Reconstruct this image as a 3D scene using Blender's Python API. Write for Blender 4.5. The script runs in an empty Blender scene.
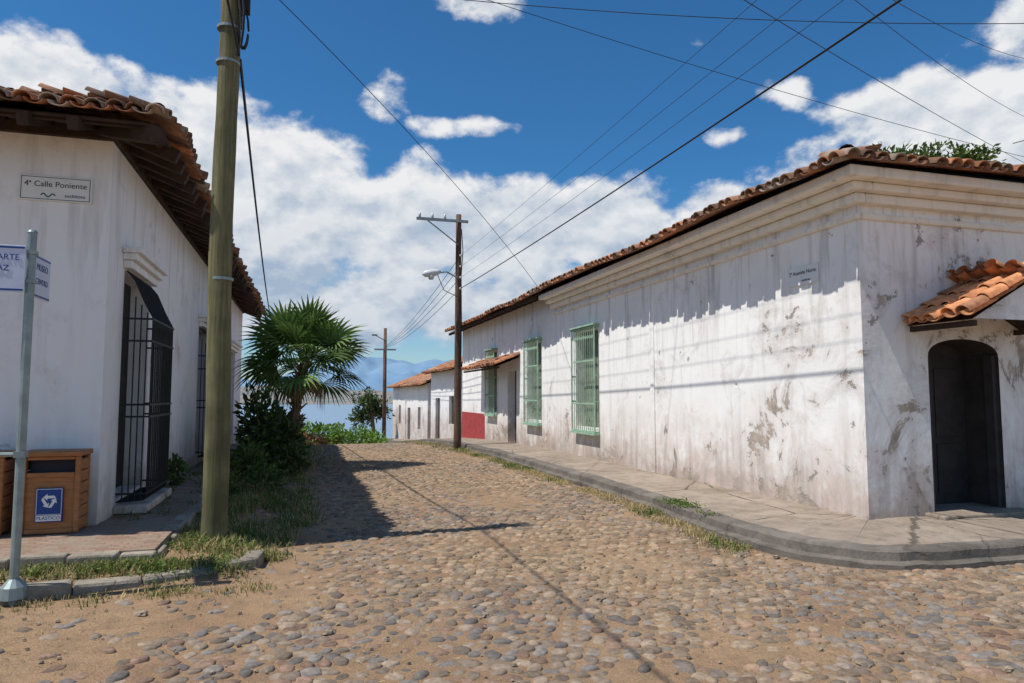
import bpy, math, random
from math import sin, cos, pi, radians, sqrt, atan2
from mathutils import Vector, Matrix, noise as mnoise
random.seed(7)
R = random.random
def U(a,b): return a+(b-a)*R()
scene=bpy.context.scene
COL=scene.collection

# ---------------------------------------------------------------- materials
class NT:
    def __init__(s,tree): s.t=tree; s.n=tree.nodes; s.l=tree.links
    def node(s,typ,**kw):
        n=s.n.new(typ)
        for k,v in kw.items(): setattr(n,k,v)
        return n
    def put(s,sock,val):
        if isinstance(val,bpy.types.NodeSocket): s.l.new(val,sock)
        elif val is not None:
            if isinstance(val,(tuple,list)) and len(val)==3 and sock.type=='RGBA': val=(*val,1)
            sock.default_value=val
    def m(s,op,a,b=None,c=None,clamp=False):
        n=s.node('ShaderNodeMath',operation=op); n.use_clamp=clamp
        s.put(n.inputs[0],a)
        if b is not None: s.put(n.inputs[1],b)
        if c is not None: s.put(n.inputs[2],c)
        return n.outputs[0]
    def mix(s,f,a,b,mode='MIX'):
        n=s.node('ShaderNodeMix',data_type='RGBA',blend_type=mode)
        s.put(n.inputs[0],f); s.put(n.inputs[6],a); s.put(n.inputs[7],b)
        return n.outputs[2]
    def noise(s,vec,scale,detail=6,rough=.6,dist=0):
        n=s.node('ShaderNodeTexNoise'); s.put(n.inputs['Vector'],vec)
        n.inputs['Scale'].default_value=scale; n.inputs['Detail'].default_value=detail
        n.inputs['Roughness'].default_value=rough; n.inputs['Distortion'].default_value=dist
        return n.outputs[0]
    def mr(s,v,a,b,c=0.,d=1.,smooth=False):
        n=s.node('ShaderNodeMapRange'); n.clamp=True
        if smooth: n.interpolation_type='SMOOTHSTEP'
        s.put(n.inputs[0],v)
        for i,x in zip((1,2,3,4),(a,b,c,d)): n.inputs[i].default_value=x
        return n.outputs[0]
    def scale(s,vec,sc):
        n=s.node('ShaderNodeMapping'); s.put(n.inputs[0],vec); n.inputs['Scale'].default_value=sc
        return n.outputs[0]
    def bump(s,h,strength=.4,dist=.02,normal=None):
        n=s.node('ShaderNodeBump'); s.put(n.inputs['Height'],h)
        n.inputs['Strength'].default_value=strength; n.inputs['Distance'].default_value=dist
        if normal is not None: s.put(n.inputs['Normal'],normal)
        return n.outputs[0]
def newmat(name,rough=.85):
    m=bpy.data.materials.new(name); m.use_nodes=True
    t=NT(m.node_tree); b=m.node_tree.nodes['Principled BSDF']
    b.inputs['Roughness'].default_value=rough
    b.inputs['Specular IOR Level'].default_value=.25
    t.b=b; t.pos=t.node('ShaderNodeNewGeometry').outputs['Position']
    return m,t
def simple(name,col,rough=.8,var=.25,scale=6,bump=.2,metal=0,spec=.25):
    m,t=newmat(name,rough)
    n=t.noise(t.pos,scale,5,.65)
    f=t.mr(n,.3,.7)
    dark=tuple(c*(1-var) for c in col); lite=tuple(min(1,c*(1+var)) for c in col)
    t.put(t.b.inputs['Base Color'],t.mix(f,dark,lite))
    t.b.inputs['Metallic'].default_value=metal
    t.b.inputs['Specular IOR Level'].default_value=spec
    if bump: t.put(t.b.inputs['Normal'],t.bump(n,bump,.02))
    return m
def attrmat(name,rough=.85,nscale=20,bump=.3,trans=0):
    m,t=newmat(name,rough)
    a=t.node('ShaderNodeAttribute',attribute_name='col').outputs['Color']
    c=a
    if bump:
        n=t.noise(t.pos,nscale,4,.68)
        f=t.mr(n,.3,.75,.55,1.3)
        c=t.mix(1.0,a,f,'MULTIPLY')
        t.put(t.b.inputs['Normal'],t.bump(n,bump,.01))
    t.put(t.b.inputs['Base Color'],c)
    if trans:
        tr=t.node('ShaderNodeBsdfTranslucent'); t.put(tr.inputs[0],c)
        mx=t.node('ShaderNodeMixShader'); mx.inputs[0].default_value=trans
        out=m.node_tree.nodes['Material Output']
        t.l.new(t.b.outputs[0],mx.inputs[1]); t.l.new(tr.outputs[0],mx.inputs[2]); t.l.new(mx.outputs[0],out.inputs[0])
    return m
def plaster(name,base=(.83,.815,.79),dirt=.5,peel=.5,low=1.3,corner=0.):
    m,t=newmat(name,.9)
    z=t.node('ShaderNodeSeparateXYZ'); t.l.new(t.pos,z.inputs[0]); yy=z.outputs[1]; z=z.outputs[2]
    lowf=t.mr(z,.1,low,1,0)
    lowb=t.mr(z,.15,.80,1,0)
    highf=t.mr(z,2.0,3.2,0,1)
    broad=t.noise(t.pos,.55,4,.6,.4)
    streak=t.noise(t.scale(t.pos,(3,3,.28)),1.6,6,.65)
    det=t.noise(t.pos,2.4,7,.70,.2)
    mott=t.noise(t.pos,1.15,8,.74,.5)
    cf=t.m('ADD',t.mr(yy,7.5,15,corner,0),t.mr(yy,6.95,7.7,corner*.7,0)) if corner else 0.0
    c=t.mix(t.m('MULTIPLY',t.mr(t.m('ADD',broad,t.m('MULTIPLY',cf,.03)),.45,.70),dirt*.36),base,(.62,.56,.51))
    mm=t.mr(t.m('ADD',t.m('SUBTRACT',mott,t.m('MULTIPLY',highf,.03)),t.m('MULTIPLY',cf,.030)),.53,.63)
    c=t.mix(t.m('MULTIPLY',mm,dirt*.50),c,(.47,.42,.385))
    hi=t.mr(z,1.6,3.7,.3,1)
    c=t.mix(t.m('MULTIPLY',t.m('MULTIPLY',t.mr(streak,.51,.68),hi),dirt*.75),c,(.38,.35,.32))
    lf=t.m('MULTIPLY',lowf,t.mr(t.m('ADD',det,t.m('MULTIPLY',lowf,.12)),.43,.62))
    c=t.mix(t.m('MULTIPLY',lf,min(1,dirt*1.0)),c,(.56,.42,.35))
    lb=t.m('MULTIPLY',lowb,t.mr(mott,.36,.56))
    c=t.mix(t.m('MULTIPLY',lb,min(1,dirt*1.2)),c,(.38,.31,.26))
    lstr=t.m('MULTIPLY',t.mr(z,.2,1.5,1,0),t.mr(streak,.47,.62))
    c=t.mix(t.m('MULTIPLY',lstr,min(1,dirt*.7)),c,(.36,.32,.285))
    pth=t.m('ADD',t.m('ADD',mott,t.m('MULTIPLY',lowf,.08)),t.m('ADD',t.m('MULTIPLY',t.m('SUBTRACT',broad,.5),.35),t.m('MULTIPLY',cf,.024)))
    pth=t.m('SUBTRACT',pth,t.m('MULTIPLY',highf,.045))
    pm=t.mr(pth,.638,.655)
    c=t.mix(t.m('MULTIPLY',pm,peel),c,t.mix(t.mr(det,.42,.58),(.30,.255,.215),(.50,.41,.34)))
    sth=t.m('ADD',det,t.m('MULTIPLY',cf,.018))
    spot=t.mr(sth,.66,.677)
    c=t.mix(t.m('MULTIPLY',spot,peel*.9),c,(.27,.235,.21))
    t.put(t.b.inputs['Base Color'],c)
    h=t.m('ADD',t.m('SUBTRACT',t.m('MULTIPLY',broad,.9),t.m('MULTIPLY',pm,.25)),t.m('MULTIPLY',mott,.6))
    t.put(t.b.inputs['Normal'],t.bump(h,.5,.04))
    return m
M={}
M['plaster']=plaster('old_white_plaster',(.90,.89,.87),.82,.95,1.6,1.0)
M['plaster_clean']=plaster('white_plaster',(.84,.84,.84),.52,.40,1.4)
M['cornice']=plaster('cream_cornice',(.84,.79,.70),.55,.5)
M['red']=simple('red_wall_paint',(.36,.05,.05),.8)
M['wood_dark']=simple('dark_rafter_wood',(.05,.032,.024),.85,.4,5)
M['door_dark']=simple('dark_door',(.030,.026,.024),.7,.3,4)
M['door_grey']=simple('weathered_door',(.05,.043,.04),.75,.3,4)
M['iron']=simple('wrought_iron',(.03,.03,.033),.5,.2,10,0,.3)
M['green']=simple('pale_green_paint',(.30,.45,.33),.7,.25,9)
M['green_in']=simple('green_shutter',(.20,.23,.18),.8,.3,4)
M['cable']=simple('cable_rubber',(.02,.02,.02),.6,.1,4,0)
M['metal']=simple('galvanised_metal',(.26,.31,.31),.45,.2,8,.05,.4)
M['lampgrey']=simple('lamp_casing',(.6,.6,.6),.4,.1,8,0)
M['ceramic']=simple('insulator',(.5,.5,.52),.3,.2,8,0)
M['tile']=attrmat('clay_roof_tile',.9,11,.6)
M['stone']=attrmat('cobble_stone',.88,24,.6)
M['leaf']=attrmat('leaves',.55,8,0,.25)
M['grass']=attrmat('grass_blades',.75,8,0,.3)
M['white']=simple('sign_white',(.74,.75,.74),.5,.06,5,0)
M['paleblue']=simple('faded_blue_sign',(.55,.60,.74),.5,.10,5,0)
M['blue']=simple('sign_blue',(.02,.06,.24),.4,.1,5,0)
M['black']=simple('sign_black',(.02,.02,.03),.5,.1,5,0)
M['brown']=simple('brown_plaque',(.15,.09,.05),.5,.2,8)
def polemat(name,c1,c2):
    m,t=newmat(name,.9)
    n=t.noise(t.scale(t.pos,(22,22,.9)),1.5,6,.7); b=t.noise(t.pos,1.6,5,.6)
    c=t.mix(t.mr(n,.35,.7),c1,c2)
    c=t.mix(t.m('MULTIPLY',t.mr(b,.42,.62),.6),c,tuple(x*.5 for x in c1))
    t.put(t.b.inputs['Base Color'],c); t.put(t.b.inputs['Normal'],t.bump(n,.8,.02))
    return m
M['pole1']=polemat('treated_pole_wood',(.12,.115,.055),(.24,.22,.12))
M['pole2']=polemat('weathered_pole_wood',(.10,.06,.045),(.20,.13,.09))
m,t=newmat('brown_bin_plastic',.55)
n=t.noise(t.scale(t.pos,(3,3,18)),2,6,.6)
t.put(t.b.inputs['Base Color'],t.mix(t.mr(n,.35,.7),(.30,.12,.04),(.42,.19,.08)))
t.put(t.b.inputs['Normal'],t.bump(n,.2,.01)); M['bin']=m
def concrete(name,c,c2,crk=.8):
    m,t=newmat(name,.92)
    n=t.noise(t.pos,1.1,6,.65,.3); f=t.noise(t.pos,34,3,.7); g=t.noise(t.pos,4.5,7,.74)
    v=t.node('ShaderNodeTexVoronoi',feature='DISTANCE_TO_EDGE'); t.put(v.inputs['Vector'],t.pos); v.inputs['Scale'].default_value=.55
    crack=t.mr(t.m('ADD',v.outputs[0],t.m('MULTIPLY',t.m('SUBTRACT',g,.5),.10)),.0,.007,1,0)
    col=t.mix(t.mr(n,.35,.68),c,c2)
    col=t.mix(t.m('MULTIPLY',t.mr(g,.46,.66),.6),col,tuple(x*.55 for x in c))
    col=t.mix(t.m('MULTIPLY',t.mr(f,.55,.75),.3),col,tuple(min(1,x*1.3) for x in c2))
    col=t.mix(t.m('MULTIPLY',crack,crk),col,(.07,.06,.05))
    t.put(t.b.inputs['Base Color'],col)
    h=t.m('ADD',t.m('MULTIPLY',f,.4),t.m('SUBTRACT',t.m('MULTIPLY',g,1.4),crack))
    t.put(t.b.inputs['Normal'],t.bump(h,.7,.02))
    return m
M['walk']=concrete('sidewalk_concrete',(.25,.20,.155),(.36,.295,.235))
M['curb']=concrete('kerb_stone',(.115,.10,.085),(.22,.19,.16),.3)
M['curbw']=concrete('pale_kerb_stone',(.22,.19,.15),(.40,.35,.28),.0)
m,t=newmat('brick_paving',.9)
b=t.node('ShaderNodeTexBrick'); t.put(b.inputs['Vector'],t.pos); b.inputs['Scale'].default_value=3.4
b.inputs['Color1'].default_value=(.24,.13,.09,1); b.inputs['Color2'].default_value=(.34,.23,.17,1); b.inputs['Mortar'].default_value=(.17,.14,.10,1)
b.inputs['Mortar Size'].default_value=.03
n=t.noise(t.pos,2.2,7,.7)
c=t.mix(t.mr(n,.42,.62),b.outputs[0],(.27,.22,.165))
t.put(t.b.inputs['Base Color'],c); t.put(t.b.inputs['Normal'],t.bump(t.m('ADD',t.m('MULTIPLY',b.outputs[1],-.5),n),.5,.02)); M['brick']=m
m,t=newmat('dry_dirt',.97)
n=t.noise(t.pos,.5,5,.62,.4); g=t.noise(t.pos,5,8,.78); f=t.noise(t.pos,60,3,.75)
c=t.mix(t.mr(n,.36,.62),(.29,.175,.10),(.40,.265,.155))
c=t.mix(t.m('MULTIPLY',t.mr(g,.44,.62),.6),c,(.20,.135,.085))
c=t.mix(t.m('MULTIPLY',t.mr(f,.56,.70),.5),c,(.52,.40,.27))
c=t.mix(t.m('MULTIPLY',t.mr(f,.44,.34),.6),c,(.13,.09,.06))
sep=t.node('ShaderNodeSeparateXYZ'); t.l.new(t.pos,sep.inputs[0])
far=t.mr(sep.outputs[1],58,75)
c=t.mix(far,c,t.mix(t.mr(n,.4,.6),(.05,.09,.03),(.10,.13,.05)))
t.put(t.b.inputs['Base Color'],c)
t.put(t.b.inputs['Normal'],t.bump(t.m('ADD',g,t.m('MULTIPLY',f,.6)),.95,.03)); M['dirt']=m
m,t=newmat('lake_water',.35)
n=t.noise(t.scale(t.pos,(.01,.05,1)),3,5,.6); t.put(t.b.inputs['Base Color'],t.mix(n,(.13,.22,.32),(.19,.29,.39)))
M['lake']=m
def hillmat(name,a,b,sc):  # aerial haze of the distance is mixed into these base colours
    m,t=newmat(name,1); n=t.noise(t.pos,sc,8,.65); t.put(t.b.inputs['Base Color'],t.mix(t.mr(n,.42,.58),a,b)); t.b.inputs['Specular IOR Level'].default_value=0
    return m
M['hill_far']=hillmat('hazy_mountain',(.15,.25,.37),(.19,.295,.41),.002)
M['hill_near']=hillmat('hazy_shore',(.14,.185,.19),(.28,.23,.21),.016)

# ---------------------------------------------------------------- mesh builder
class MB:
    def __init__(s): s.v=[];s.f=[];s.c=[]
    def add(s,vs,fs,col=None):
        o=len(s.v); s.v.extend([tuple(v) for v in vs]); s.f.extend([tuple(i+o for i in f) for f in fs])
        s.c.extend([col or (1,1,1)]*len(vs))
    def quad(s,a,b,c,d,col=None): s.add([a,b,c,d],[(0,1,2,3)],col)
    def box(s,x0,x1,y0,y1,z0,z1,col=None):
        vs=[(x,y,z) for z in (z0,z1) for y in (y0,y1) for x in (x0,x1)]
        s.add(vs,[(0,2,3,1),(4,5,7,6),(0,1,5,4),(2,6,7,3),(0,4,6,2),(1,3,7,5)],col)
    def obox(s,c,ax,ay,az,hx,hy,hz,col=None):
        c=Vector(c);vs=[]
        for k in(-1,1):
            for j in(-1,1):
                for i in(-1,1): vs.append(c+ax*(i*hx)+ay*(j*hy)+az*(k*hz))
        s.add(vs,[(0,2,3,1),(4,5,7,6),(0,1,5,4),(2,6,7,3),(0,4,6,2),(1,3,7,5)],col)
    def tube(s,pts,rads,seg=10,col=None,cap=True):
        pts=[Vector(p) for p in pts]; vs=[];fs=[]
        if not isinstance(rads,(list,tuple)): rads=[rads]*len(pts)
        ref=None
        for i,p in enumerate(pts):
            d=(pts[min(i+1,len(pts)-1)]-pts[max(i-1,0)]).normalized()
            if ref is None:
                ref=d.cross(Vector((0,0,1)))
                if ref.length<.1: ref=d.cross(Vector((1,0,0)))
            ref=(ref-d*ref.dot(d)).normalized(); q=d.cross(ref)
            for k in range(seg):
                a=2*pi*k/seg; vs.append(p+(ref*cos(a)+q*sin(a))*rads[i])
        for i in range(len(pts)-1):
            for k in range(seg):
                k2=(k+1)%seg; fs.append((i*seg+k,i*seg+k2,(i+1)*seg+k2,(i+1)*seg+k))
        if cap:
            fs.append(tuple(range(seg))[::-1]); o=(len(pts)-1)*seg; fs.append(tuple(range(o,o+seg)))
        s.add(vs,fs,col)
    def obj(s,name,mat,parent=None,smooth=False,bevel=0):
        me=bpy.data.meshes.new(name); me.from_pydata(s.v,[],s.f)
        ca=me.color_attributes.new('col','FLOAT_COLOR','POINT')
        flat=[]
        for c in s.c: flat.extend((c[0],c[1],c[2],1))
        ca.data.foreach_set('color',flat)
        if smooth: me.polygons.foreach_set('use_smooth',[True]*len(me.polygons))
        me.materials.append(mat); me.update()
        o=bpy.data.objects.new(name,me); COL.objects.link(o)
        if parent: setp(o,parent)
        if bevel:
            b=o.modifiers.new('bevel','BEVEL'); b.width=bevel; b.segments=2; b.limit_method='ANGLE'
        return o
def setp(o,p):
    o.parent=p; o.matrix_parent_inverse=Matrix.Translation(-Vector(p.location))
def empty(name,loc):
    e=bpy.data.objects.new(name,None); e.location=loc; e.empty_display_size=.3; COL.objects.link(e); return e
def text(body,loc,rotz,size,mat,parent,name='lettering'):
    c=bpy.data.curves.new(name,'FONT'); c.body=body; c.size=size; c.align_x='CENTER'; c.align_y='CENTER'; c.extrude=.001
    o=bpy.data.objects.new(name,c); o.location=loc; o.rotation_euler=(radians(90),0,radians(rotz)); c.materials.append(mat)
    COL.objects.link(o); setp(o,parent); return o

# ---------------------------------------------------------------- terrain
KY=[(-9999,0),(18,0),(24,-.10),(29,-.32),(37,-.92),(53,-1.75),(60,-2.6),(75,-6),(110,-12),(200,-20),(330,-27),(99999,-27)]
def macro(y):
    for (a,za),(b,zb) in zip(KY,KY[1:]):
        if y<=b: return za+(zb-za)*(y-a)/(b-a)
    return -27
def ss(t): t=max(0,min(1,t)); return t*t*(3-2*t)
def gz(x,y):
    z=macro(y)
    if abs(x)<60 and -20<y<60:
        z+=.035*mnoise.noise(Vector((x*.35,y*.3,3)))+.018*mnoise.noise(Vector((x*1.3,y*1.2,9)))
        z+=.10*ss((-.30-x)/.45)*ss((y-6.72)/.2)
    if x<-3 and y>30: z-= min(4,(y-30)*.1)*ss((-x-3)/6) if y<80 else 0
    return z
def axis(lo,hi,step,far):
    a=[];x=lo
    while x<=hi+1e-6: a.append(x); x+=step
    s=step;x=a[-1]
    while x<far: s*=1.3; x+=s; a.append(x)
    s=step;x=a[0]
    while x>-far: s*=1.3; x-=s; a.insert(0,x)
    return a
xs=axis(-8,9.05,.15,7000); ys=axis(0,32,.2,7000)
mb=MB(); nx=len(xs)
mb.v=[(x,y,gz(x,y)) for y in ys for x in xs]; mb.c=[(1,1,1)]*len(mb.v)
mb.f=[(j*nx+i,j*nx+i+1,(j+1)*nx+i+1,(j+1)*nx+i) for j in range(len(ys)-1) for i in range(nx-1)]
mb.obj('ground',M['dirt'],smooth=True)
mb=MB(); mb.quad((-6500,250,-25),(6500,250,-25),(6500,6800,-25),(-6500,6800,-25)); mb.obj('lake_water',M['lake'])
def hills(name,mat,y0,y1,amp,seed,xr,base=-28,prof=None):
    mb=MB(); n=300; k=18
    for j in range(k+1):
        for i in range(n+1):
            x=xr[0]+(xr[1]-xr[0])*i/n; tt=j/k; y=y0+(y1-y0)*tt
            h=amp*(.55+.6*mnoise.fractal(Vector((x*.0009+seed,tt*1.2,seed)),1,2,5))*sin(tt*pi*.5)
            if prof: h*=prof(x)
            h+=amp*.12*mnoise.noise(Vector((x*.01,y*.004,2)))*sin(tt*pi)
            mb.v.append((x,y,base+max(0,h))); mb.c.append((1,1,1))
    mb.f=[(j*(n+1)+i,j*(n+1)+i+1,(j+1)*(n+1)+i+1,(j+1)*(n+1)+i) for j in range(k) for i in range(n)]
    mb.obj(name,mat,smooth=True)
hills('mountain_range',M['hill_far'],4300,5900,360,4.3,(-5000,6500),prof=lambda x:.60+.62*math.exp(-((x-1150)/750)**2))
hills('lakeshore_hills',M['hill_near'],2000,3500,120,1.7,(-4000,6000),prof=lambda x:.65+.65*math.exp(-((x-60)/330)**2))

# ---------------------------------------------------------------- right sidewalk
outer=[(4.75,56),(4.8,40),(4.85,30),(4.88,24),(4.88,20),(4.95,16),(4.98,12),(4.9,9.5),(4.8,8),(4.76,7.2),(4.8,6.6),(4.93,6.1),(5.15,5.75),(5.5,5.5),(6.0,5.4),(6.9,5.35),(9,5.3),(13,5.25),(22,5.2)]
def densify(p,st=.3):
    o=[]
    for a,b in zip(p,p[1:]):
        L=sqrt((a[0]-b[0])**2+(a[1]-b[1])**2); n=max(1,int(L/st))
        for i in range(n): o.append((a[0]+(b[0]-a[0])*i/n,a[1]+(b[1]-a[1])*i/n))
    o.append(p[-1]); return o
op=densify(outer,.14)
sw=empty('sidewalk',(5.6,12,0))
mt=MB(); mc=MB(); rows=[]
for i,(x,y) in enumerate(op):
    a=op[max(i-1,0)]; b=op[min(i+1,len(op)-1)]; d=Vector((b[0]-a[0],b[1]-a[1])).normalized(); n=Vector((-d.y,d.x))
    if n.dot(Vector((8-x,9-y)))<0 and y<10: n=-n
    if y>=10 and n.x<0: n=-n
    nz=mnoise.noise(Vector((x*1.5,y*1.5,1))); n2=mnoise.noise(Vector((x*5,y*5,3)))
    w=.035*nz+.022*n2
    z=macro(y)+.165+.014*mnoise.noise(Vector((x*2,y*2,5)))+.008*n2
    ox,oy=x,y; x+=n.x*w; y+=n.y*w
    ci=Vector((ox,oy))+n*.24
    if oy>6.9: inn=Vector((6.9,max(oy,7.3)))
    else: inn=Vector((max(ox,6.9),7.3))
    rows.append(((x-n.x*.11,y-n.y*.11,z-.30),(x-n.x*.10,y-n.y*.10,z-.115+.01*n2),(x-n.x*.0,y-n.y*.0,z-.10),(x+n.x*.012,y+n.y*.012,z-.02),(x+n.x*.035,y+n.y*.035,z),(ci.x,ci.y,z+.004),(ci.x,ci.y,z-.012),(inn.x,inn.y,z+.02)))
for a,b in zip(rows,rows[1:]):
    for k in range(5): mc.quad(a[k],b[k],b[k+1],a[k+1])
    mc.quad(a[5],b[5],b[6],a[6]); mt.quad(a[6],b[6],b[7],a[7])
mc.obj('kerb',M['curb'],sw); mt.obj('pavement',M['walk'],sw)
rpoly=outer+[(22,60)]
def pip(x,y,P):
    ins=False;j=len(P)-1
    for i in range(len(P)):
        xi,yi=P[i];xj,yj=P[j]
        if (yi>y)!=(yj>y) and x<(xj-xi)*(y-yi)/(yj-yi)+xi: ins=not ins
        j=i
    return ins
# ---------------------------------------------------------------- left sidewalk + kerb
ls=empty('sidewalk',(-2,7.5,0))
mb=MB()
def plat(mb,x0,x1,y0,y1,dz,top=None,st=.5):
    n=max(1,int((y1-y0)/st))
    for i in range(n):
        ya=y0+(y1-y0)*i/n; yb=y0+(y1-y0)*(i+1)/n
        za=macro(ya)+dz; zb=macro(yb)+dz
        mb.quad((x0,ya,za),(x1,ya,za),(x1,yb,zb),(x0,yb,zb))
        mb.quad((x1,ya,za-.4),(x1,ya,za),(x1,yb,zb),(x1,yb,zb-.4))
    z=macro(y0)+dz; mb.quad((x0,y0,z-.4),(x1,y0,z-.4),(x1,y0,z),(x0,y0,z))
plat(mb,-9,-1.32,7.42,9.2,.20); plat(mb,-2.4,-1.42,9.2,27.5,.19); mb.obj('brick_pavement',M['brick'],ls)
mb=MB()
x=-9
while x<-1.3:
    L=U(.25,.6); x2=min(x+L,-1.28)
    mb.box(x,x2-U(.005,.02),7.30+U(-.03,.03),7.44,-.1,.203+U(-.025,.014)); x=x2
y=7.46
while y<27:
    L=U(.25,.5); z=macro(y)
    mb.box(-1.44,-1.28+U(-.04,.04),y,y+L-.02,z-.1,z+.20+U(-.03,.01)); y+=L
mb.obj('pavement_edge',M['curbw'],ls,bevel=.022)
mb=MB(); path=densify([(-9,6.45),(-4,6.5),(-2.3,6.62),(-1.3,6.82),(-.72,7.0),(-.46,7.2),(-.42,7.55)],.40)
for a,b in zip(path,path[1:]):
    d=Vector((b[0]-a[0],b[1]-a[1],0)); L=d.length; d.normalize(); n=Vector((-d.y,d.x,0))
    c=Vector(((a[0]+b[0])/2,(a[1]+b[1])/2,.0+U(-.02,.012))); ang=U(-.05,.05)
    ax=(d+n*ang+Vector((0,0,U(-.03,.03)))).normalized(); mb.obox(c,ax,Vector((-ax.y,ax.x,0)).normalized(),Vector((0,0,1)),L/2-.004,.085,.115)
mb.obj('kerb_stones',M['curbw'],ls,bevel=.03)

# ---------------------------------------------------------------- cobbles
mb=MB(); sp=.120
def cobble(cx,cy,r,detail):
    bury=max(0,mnoise.noise(Vector((cx*.8,cy*.6,44)))-.08)*.020
    z=gz(cx,cy)+U(-.009,.007)-bury; n=9 if detail else 7
    ph=U(0,6.28); el=U(.76,1.28); an=U(0,pi); rad=[r*U(.80,1.15) for _ in range(n)]
    t=U(.55,1.0); tx=U(-.08,.08); ty=U(-.08,.08)
    vs=[]
    for f,h in ((1.0,-.025),(.93,.004),(.68,.015)):
        for k in range(n):
            a=ph+2*pi*k/n; dx=cos(a)*rad[k]*f*el; dy=sin(a)*rad[k]*f/el
            px=dx*cos(an)-dy*sin(an); py=dx*sin(an)+dy*cos(an)
            vs.append((cx+px,cy+py,z+h*(t if h>0 else 1)+px*tx+py*ty))
    vs.append((cx,cy,z+.019*t))
    fs=[]
    for q in range(2):
        for k in range(n):
            k2=(k+1)%n; fs.append((q*n+k,q*n+k2,(q+1)*n+k2,(q+1)*n+k))
    for k in range(n): fs.append((2*n+k,2*n+(k+1)%n,3*n))
    g=U(.60,1.22); w=R(); w2=R()
    if w2<.6: base=(.235+.06*w,.18+.045*w,.135+.03*w)
    elif w2<.85: base=(.20,.175,.155)
    else: base=(.27,.175,.125)
    d=max(0,min(1,.36+.03*(cy-5)+1.1*mnoise.noise(Vector((cx*.5,cy*.35,7)))))*.62
    d=min(d,.62)
    col=tuple((b*(1-d)+q*d)*g for b,q in zip(base,(.37,.255,.155)))
    mb.add(vs,fs,col)
j=0; y=.6
while y<44:
    x=-8 if y<6.6 else -.6
    x+= (j%2)*sp*.5
    while x<(12 if y<6 else 5.2):
        wx=.06*mnoise.noise(Vector((x*1.1,y*1.1,21))); wy=.06*mnoise.noise(Vector((x*1.1,y*1.1,27)))
        px=x+U(-.022,.022)+wx; py=y+U(-.022,.022)+wy
        ok=not pip(px+.15,py+.05,rpoly)
        if y<6.6 and px<-.5 and py>6.35+ (px+9)*.03: ok=False
        if ok:
            dm=mnoise.noise(Vector((px*.6,py*.6,1)))*.5+mnoise.noise(Vector((px*2.2,py*2.2,4)))*.35
            if py>6: lim=(px-.05)*1.2
            else: lim=(px+1.3+ (5.0-py)*1.25)*.9
            edge=lim+dm
            if edge<0 and not (R()<.16 and edge>-1.6): ok=False
            if 0<=edge<.5 and R()<.25: ok=False
            if dm<-.32 and R()<.6: ok=False
        if ok and R()>.03: cobble(px,py,sp*.5*(U(.82,1.12) if R()<.85 else U(1.12,1.35)),y<14)
        x+=sp
    y+=sp*.87; j+=1
mb.obj('cobblestone_road',M['stone'],smooth=True)
mb=MB()
for _ in range(1100):
    x,y=(U(-4,5),U(2.5,7)) if R()<.6 else (U(-.6,5),U(7,20))
    if pip(x,y,rpoly): continue
    r=U(.005,.02) if R()<.97 else U(.03,.05); z=gz(x,y)+.008
    vs=[];fs=[]
    for q,(f,h) in enumerate(((1,0),(.8,.6),(.3,.9))):
        for k in range(6):
            a=k*pi/3+q*.3; rr=r*f*U(.8,1.2); vs.append((x+cos(a)*rr,y+sin(a)*rr*.8,z+h*r*.8))
    for q in range(2):
        for k in range(6): fs.append((q*6+k,q*6+(k+1)%6,q*6+6+(k+1)%6,q*6+6+k))
    fs.append((12,13,14,15,16,17)); g=U(.6,1.2); mb.add(vs,fs,(.32*g,.25*g,.18*g))
mb.obj('loose_pebbles',M['stone'],smooth=False)

# ---------------------------------------------------------------- roof tiles
def tilecol(orange=.3):
    g=U(.6,1.25); k=R()
    if orange>.8:
        g=U(.75,1.15); c=(.64,.28,.13) if k<.7 else (.42,.20,.11)
    elif k<orange: c=(.48,.21,.11)
    elif k<orange+.35: c=(.34,.185,.115)
    elif k<.86: c=(.20,.12,.085)
    else: c=(.40,.31,.24)
    return tuple(v*g for v in c)
def tiles(mb,E0,E1,inward,pitch,S,keep=None,sp=.205,tl=.34,orange=.3,wob=1.0):
    E0=Vector(E0);E1=Vector(E1); a=(E1-E0); L=a.length; a.normalize(); inward=Vector(inward)
    up=inward*cos(pitch)+Vector((0,0,sin(pitch))); nr=Vector((0,0,cos(pitch)))-inward*sin(pitch)
    ncol=int(L/sp); nrow=int(S/tl)+1; seg=6
    for i in range(ncol):
        colsag=.02*mnoise.noise(Vector((i*.13,E0.x,E0.y)))*wob
        e_off=U(-.045,.045)*wob
        for j in range(nrow):
            for kind in (0,1):
                c0=E0+a*((i+.5+ (0.5 if kind else 0))*sp+U(-.012,.012)*wob)+up*(j*tl+(e_off if kind==0 else e_off*.5-.02)+U(-.015,.015))
                if keep and not keep(c0.x,c0.y): continue
                if j*tl>S: continue
                sag=colsag+.04*mnoise.noise(Vector((c0.x*.4,c0.y*.4,2)))*wob+U(0,.012)
                r0,r1=(.098,.080)
                vs=[];tilt=U(-.08,.08)
                for (s,rr,lift) in ((-.03,r0,.035),(tl+.04,r1,.012)):
                    for th in (rr,rr-.018):
                        for k in range(seg+1):
                            an=pi*k/seg+tilt
                            if kind==0: off=a*(cos(an)*th)+nr*(sin(an)*th*.9+lift+.03)
                            else: off=a*(cos(an)*th)-nr*(sin(an)*th*.6-lift-.055)
                            vs.append(c0+up*s+off+Vector((0,0,sag)))
                n=seg+1; fs=[]
                for k in range(seg):
                    fs.append((k,k+1,2*n+k+1,2*n+k))
                    fs.append((k,n+k,n+k+1,k+1))
                    if j==0: fs.append((n+k,3*n+k,3*n+k+1,n+k+1))
                mb.add(vs,fs,tilecol(orange))
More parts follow.
